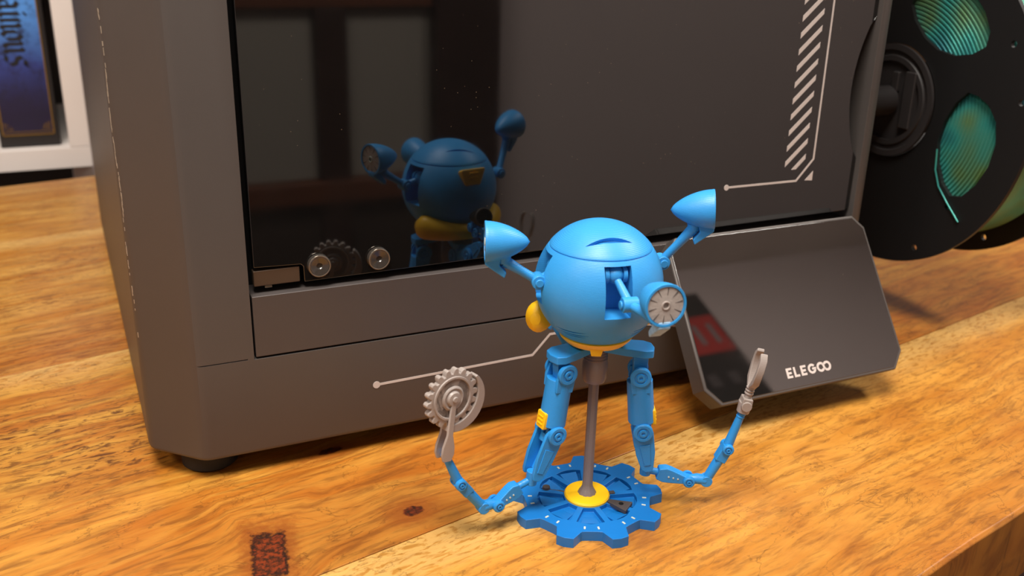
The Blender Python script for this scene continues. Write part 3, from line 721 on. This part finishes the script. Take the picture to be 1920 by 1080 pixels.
# ---- limbs; each lies in an upright plane through the body axis
def limb(az, J, tool):
    r_, t_ = radial(az)
    A0 = Vector((BC.x, BC.y, 0))
    G = lambda p, tau=0.0: A0+r_*p[0]+Vector((0, 0, p[1]))+t_*tau
    FG = lambda a, b, h: G((a, b), h)
    def side2(p, q):   # unit vectors along and across a bone in the plane
        d = Vector((q[0]-p[0], q[1]-p[1])).normalized(); return d, Vector((-d.y, d.x))
    def bone_poly(p, q, rows):   # rows of (distance along 0..1, low, high)
        d, n = side2(p, q); L = math.hypot(q[0]-p[0], q[1]-p[1]); lo = []; hi = []
        for f, a, b in rows:
            c_ = Vector(p)+d*L*f; lo.append(tuple(c_+n*a)); hi.append(tuple(c_+n*b))
        return lo+hi[::-1]
    def disc_pair(parent, p, off, rad_, nm='joint_disc'):
        for sgn in (-1, 1):
            a = G(p, sgn*(off-.9)); b_ = t_*sgn
            Q(MB().lathe([(0, 0), (rad_, 0), (rad_, 1.3), (rad_-.5, 1.7), (rad_*.62, 1.7), (rad_*.58, 1.3), (rad_*.42, 1.3), (rad_*.38, 1.9), (rad_*.18, 1.9), (rad_*.15, 1.4), (0, 1.4)], a, b_, 28), nm, M['blue_limb'], parent)
    hip, knee, ank, s0, j1, elb, j2, wr, tip = J
    # hip plate
    hp = [(4, 74.2), (13, 73.4), (hip[0]+3.2, 71.4)]
    pp = [(h, w_) for h, w_ in ((3, -3.4), (12, -5.2), (hip[0]+1.5, -5.8), (hip[0]+4.6, -4.2), (hip[0]+5.4, 0), (hip[0]+4.6, 4.2), (hip[0]+1.5, 5.8), (12, 5.2), (3, 3.4))]
    FH = lambda a, b, h: G((a, 75.2-a*.09+h), b)
    plate = Q(MB().prism(pp, FH, -3.0, .4), 'hip_plate', M['blue_limb'], bevel=.5)
    Q(MB().box((0, 0, 0), (6.0, 4.6, 7.0), Matrix((r_, t_, Vector((0, 0, 1)))).transposed()).obj if False else MB().prism([(hip[0]-2.6, hip[1]-3), (hip[0]+2.6, hip[1]-3), (hip[0]+3.2, 72), (hip[0]-3.2, 72)], FG, -2.2, 2.2), 'hip_lug', M['blue_limb'], plate, bevel=.4)
    # upper leg
    d, n = side2(hip, knee); L = math.hypot(knee[0]-hip[0], knee[1]-hip[1])
    p0 = (hip[0]+d.x*3.2, hip[1]+d.y*3.2); p1 = (hip[0]+d.x*(L-3.0), hip[1]+d.y*(L-3.0))
    ul = MB().cyl(G(p0), G(p1), 5.3, 5.5, 28)
    for sg in (-1, 1):
        ul.prism(bone_poly(hip, knee, ((-.06, -3.2, 3.2), (.10, -4.2, 4.2), (.30, -3.8, 3.8))), FG, sg*3.4, sg*5.0)
        ul.prism(bone_poly(hip, knee, ((.80, -3.0, 3.0), (1.04, -3.0, 3.0))), FG, sg*.9, sg*2.6)
    ul = Q(ul, 'upper_leg', M['blue_limb'], bevel=.3)
    disc_pair(ul, hip, 5.2, 4.3)
    # yellow shin patch on the outer face just above the knee
    yp = Vector(p0).lerp(Vector(p1), .88); out = Vector((-n.x, -n.y)) if n.x < 0 else Vector((n.x, n.y))
    yb = yp+out*4.6
    m_ = lambda a, b, h: G(tuple(yb+d*a+out*h), b)
    pz = Q(MB().prism(rounded([(-3.6, -2.9), (3.6, -2.9), (3.6, 2.9), (-3.6, 2.9)], .8, 3), m_, -.8, 1.2), 'knee_patch', M['yellow'], ul, bevel=.35)
    for a in (-1.6, 0, 1.6): Q(MB().prism([(a-.22, -1.7), (a+.22, -1.7), (a+.22, 1.7), (a-.22, 1.7)], m_, 1.1, 1.5), 'patch_bar', M['yellow'], ul)
    # lower leg: an open channel of two tapering rails and a web
    ll = MB()
    rows = ((-.10, -2.8, 2.8), (.06, -4.3, 4.3), (.50, -4.2, 3.8), (.84, -3.0, 2.2), (.92, -1.4, 1.2))
    for sg in (-1, 1): ll.prism(bone_poly(knee, ank, rows), FG, sg*3.0, sg*4.6)
    web = (((.16, -2.6, -1.4), (.8, -2.2, -1.0)))
    ll.prism(bone_poly(knee, ank, web), FG, -3.1, 3.1)
    d2, n2 = side2(knee, ank)
    ll.cyl(G((knee[0]+d2.x*1.5, knee[1]+d2.y*1.5)), G((knee[0]+d2.x*5, knee[1]+d2.y*5)), 3.4, 3.0, 20)
    ll = Q(ll, 'lower_leg', M['blue_limb'], bevel=.35); disc_pair(ll, knee, 5.4, 4.1)
    for sg in (-1, 1): Q(MB().prism(bone_poly(knee, ank, ((.30, -2.3, 2.2), (.76, -1.5, 1.2))), FG, sg*4.5, sg*4.95), 'rail_panel', M['blue_limb'], ll, bevel=.2)
    q0 = (ank[0]-d2.x*4.5, ank[1]-d2.y*4.5)
    Q(MB().cyl(G(q0), G((ank[0]-1.2, ank[1]-2.0)), 2.5, 2.3, 18).cyl(G((ank[0]-.5, ank[1])), G((s0[0]+1, s0[1])), 1.5, n=14), 'ankle_joint', M['blue_limb'], bevel=.3)
    # fore arm
    fa = MB().prism(bone_poly(s0, j1, ((-.08, -2.6, 2.4), (.16, -3.3, 3.5), (.36, -3.0, 3.2), (.85, -1.9, 1.8), (1.08, -1.5, 1.6))), FG, -2.2, 2.2)
    fa = Q(fa, 'fore_arm', M['blue_limb'], bevel=.45)
    for f in (.30, .46, .62):
        dd, nn = side2(s0, j1); p = Vector(s0).lerp(Vector(j1), f)
        for sg in (-1, 1): Q(MB().cyl(G(tuple(p), sg*2.1), G(tuple(p), sg*2.45), .38, n=10), 'rivet', M['inlay'], fa)
    disc_pair(fa, j1, 2.6, 2.5)
    Q(MB().tube([G(j1), G(((j1[0]+elb[0])/2, (j1[1]+elb[1])/2+.4)), G(elb)], [1.9, 2.3, 2.3], 14).cyl(G(elb, -2.1), G(elb, 2.1), 2.5, n=20), 'elbow', M['blue_limb'], bevel=.35)
    ua = MB().cyl(G(elb), G(j2), 2.0, 2.3, 18).prism(bone_poly(elb, j2, ((.62, -2.3, 2.3), (1.06, -2.3, 2.3))), FG, -2.3, 2.3)
    ua = Q(ua, 'outer_arm', M['blue_limb'], bevel=.4); disc_pair(ua, j2, 2.6, 2.4)
    dd, nn = side2(j2, wr); wl = math.hypot(wr[0]-j2[0], wr[1]-j2[1])
    wp = MB().cyl(G(j2), G(wr), 2.1, 1.45, 16)
    for k in range(3): f = (wl-1.4*k-.5)/wl; c_ = Vector(j2).lerp(Vector(wr), f); c2 = c_-dd*.7; wp.cyl(G(tuple(c_)), G(tuple(c2)), 1.8, n=16)
    Q(wp, 'wrist', M['blue_limb'], bevel=.2)
    if tool is saw:      # the saw is swivelled a little at the wrist
        W0 = G(wr); r_, t_ = radial(-165)
        G = lambda p, tau=0.0: W0+r_*(p[0]-wr[0])+Vector((0, 0, p[1]-wr[1]))+t_*tau
        FG = lambda a, b, h: G((a, b), h)
    tool(G, FG, side2, wr, tip, r_, t_)
def saw(G, FG, side2, wr, tip, r_, t_):
    ctr = tip
    d, n = side2(wr, ctr); L = math.hypot(ctr[0]-wr[0], ctr[1]-wr[1])
    arm = MB()
    fork = Vector(wr)+d*4.2
    A = lambda f, s_: tuple(Vector(wr)+d*L*f+n*s_)
    for sg in (-1, 1):
        arm.prism([A(-.12, -1.8), A(0, -2.9), A(.14, -2.7), A(.35, -1.3), A(.96, -1.1), A(1.05, 0), A(.96, 1.1), A(.35, 1.3), A(.14, 2.7), A(0, 2.9), A(-.12, 1.8)], FG, sg*1.5, sg*2.7)
    arm.cyl(G(ctr, -3.4), G(ctr, 3.4), 1.2, n=20)
    arm = Q(arm, 'saw_fork', M['grey_print'], bevel=.3)
    # guard crescent, on the inner side of the disc (towards the body)
    cr = []
    import math as m
    base = m.atan2(-d.y, -d.x)
    for i in range(17):
        a = base+.1-i/16*2.35; cr.append((ctr[0]+(11.0+i/16)*m.cos(a), ctr[1]+(11.0+i/16)*m.sin(a)))
    for i in range(17)[::-1]:
        a = base+.1-i/16*2.35; w_ = 3.6*m.sin(PI*min(1, (i+3)/20))+.6+i/20; cr.append((ctr[0]+(11.2+w_)*m.cos(a), ctr[1]+(11.2+w_)*m.sin(a)))
    Q(MB().prism(cr, FG, -2.3, 1.9), 'blade_guard', M['grey_print'], arm, bevel=.35)
    # toothed disc: round teeth
    out = []
    for k in range(18):
        a0 = 2*PI*k/18
        for da, rr_ in ((-8.6, 9.9), (-6.6, 11.0), (-3, 11.9), (1.5, 12.0), (5.2, 11.3), (6.8, 10.1)): out.append((ctr[0]+rr_*m.cos(a0+R(da)), ctr[1]+rr_*m.sin(a0+R(da))))
    bl = Q(MB().prism(out, FG, -1.3, 1.3), 'saw_blade', M['grey_print'], arm, bevel=.35)
    for sg in (-1, 1):
        Q(MB().lathe([(8.9, 0), (8.7, .6), (8.0, .6), (7.7, .1), (5.0, .1), (4.7, .6), (4.2, .8), (3.6, .4), (3.2, .4), (2.6, 1.5), (0, 1.7)], G(ctr, sg*1.2), t_*sg, 40), 'blade_boss', M['grey_print'], arm)
def claw(G, FG, side2, wr, tip, r_, t_):
    d, n = side2(wr, tip); L = math.hypot(tip[0]-wr[0], tip[1]-wr[1])
    A = lambda f, s_=0: tuple(Vector(wr)+d*L*f+n*s_)
    b = MB().cyl(G(A(-.06), 0), G(A(.12), 0), 2.6, 2.9, 20).cyl(G(A(.08), -3.2), G(A(.08), 3.2), 2.2, n=20)
    for f in (.26, .31, .36): b.cyl(G(A(f)), G(A(f+.03)), 1.9, n=18)
    b.cyl(G(A(.1)), G(A(.4)), 1.5, n=18).prism([A(.1, -2.2), A(.2, -2.0), A(.2, 2.0), A(.1, 2.2)], FG, -2.6, 2.6)
    cl = Q(b, 'claw_base', M['grey_print'], bevel=.3)
    Dv = (G(tip)-G(wr)).normalized(); N = Dv.cross(t_)
    o0 = G(A(.38))
    CF = lambda a, b_, h: o0+Dv*a*L*.62+t_*b_+N*h
    for sg in (-1, 1):
        Q(MB().prism([(0, sg*.2), (0, sg*1.6), (.18, sg*4.6), (.55, sg*5.4), (.85, sg*4.9), (1.0, sg*2.8), (.93, sg*2.0), (.80, sg*3.3), (.55, sg*3.4), (.26, sg*2.4)], CF, -1.5, 1.5), 'claw_finger', M['grey_print'], cl, bevel=.4)
def nozzle(G, FG, side2, wr, tip, r_, t_):
    nz = Q(MB().lathe([(0, 0), (2.4, 0), (3.4, 3), (3.6, 5), (4.8, 9), (4.8, 12), (4.1, 12), (3.8, 9), (0, 8)], G(wr), G(tip)-G(wr)+Vector((0, 0, 0)), 28), 'nozzle', M['black'])
    Q(MB().tube([G(wr)+(G(tip)-G(wr)).normalized()*12+(t_*math.cos(a)+(G(tip)-G(wr)).normalized().cross(t_)*math.sin(a))*4.4 for a in [2*PI*i/24 for i in range(24)]], .5, 8, closed=True), 'nozzle_rim', M['dark_grey'], nz)
limb(-176, [(15.7, 65.8), (19.5, 39.6), (29.2, 19.0), (34.4, 17.0), (44.0, 12.4), (50.1, 12.6), (60.8, 26.9), (67.0, 41.6), (63.8, 64.3)], saw)
limb(-25, [(18.6, 62.0), (21.2, 37.1), (25.3, 16.6), (30.2, 15.6), (42.6, 12.6), (50.2, 12.4), (57.6, 28.4), (62.7, 46.5), (67.8, 72.6)], claw)
limb(86, [(15.5, 66.2), (33.5, 72.0), (46.0, 82.0), (44.0, 86.0), (37.5, 85.2), (33.0, 83.6), (30.5, 86.0), (29.2, 91.0), (38.0, 93.2)], nozzle)

# ------------------------------------------------------------------ a thing behind the camera, mirrored in the small screen
po = empty('wall_poster', (1425, -1560, 930)); tag(po, 'black wall poster with a red band, seen mirrored in the small screen', 'poster')
MB().box((0, 7, 300), (540, 12, 600)).obj('poster_frame', M['black'], po, bevel=2)
MB().box((0, 13.6, 425), (520, 1.6, 150)).obj('red_band', M['red'], po)
for q in range(6): MB().box((225-q*52, 14.8, 425), (16, 1.2, 80)).obj('pale_mark', M['greyprint'], po)
for q in range(4): MB().box((190-q*70, 13.6, 250), (34, 1.2, 46)).obj('dull_mark', M['dark_grey'], po)
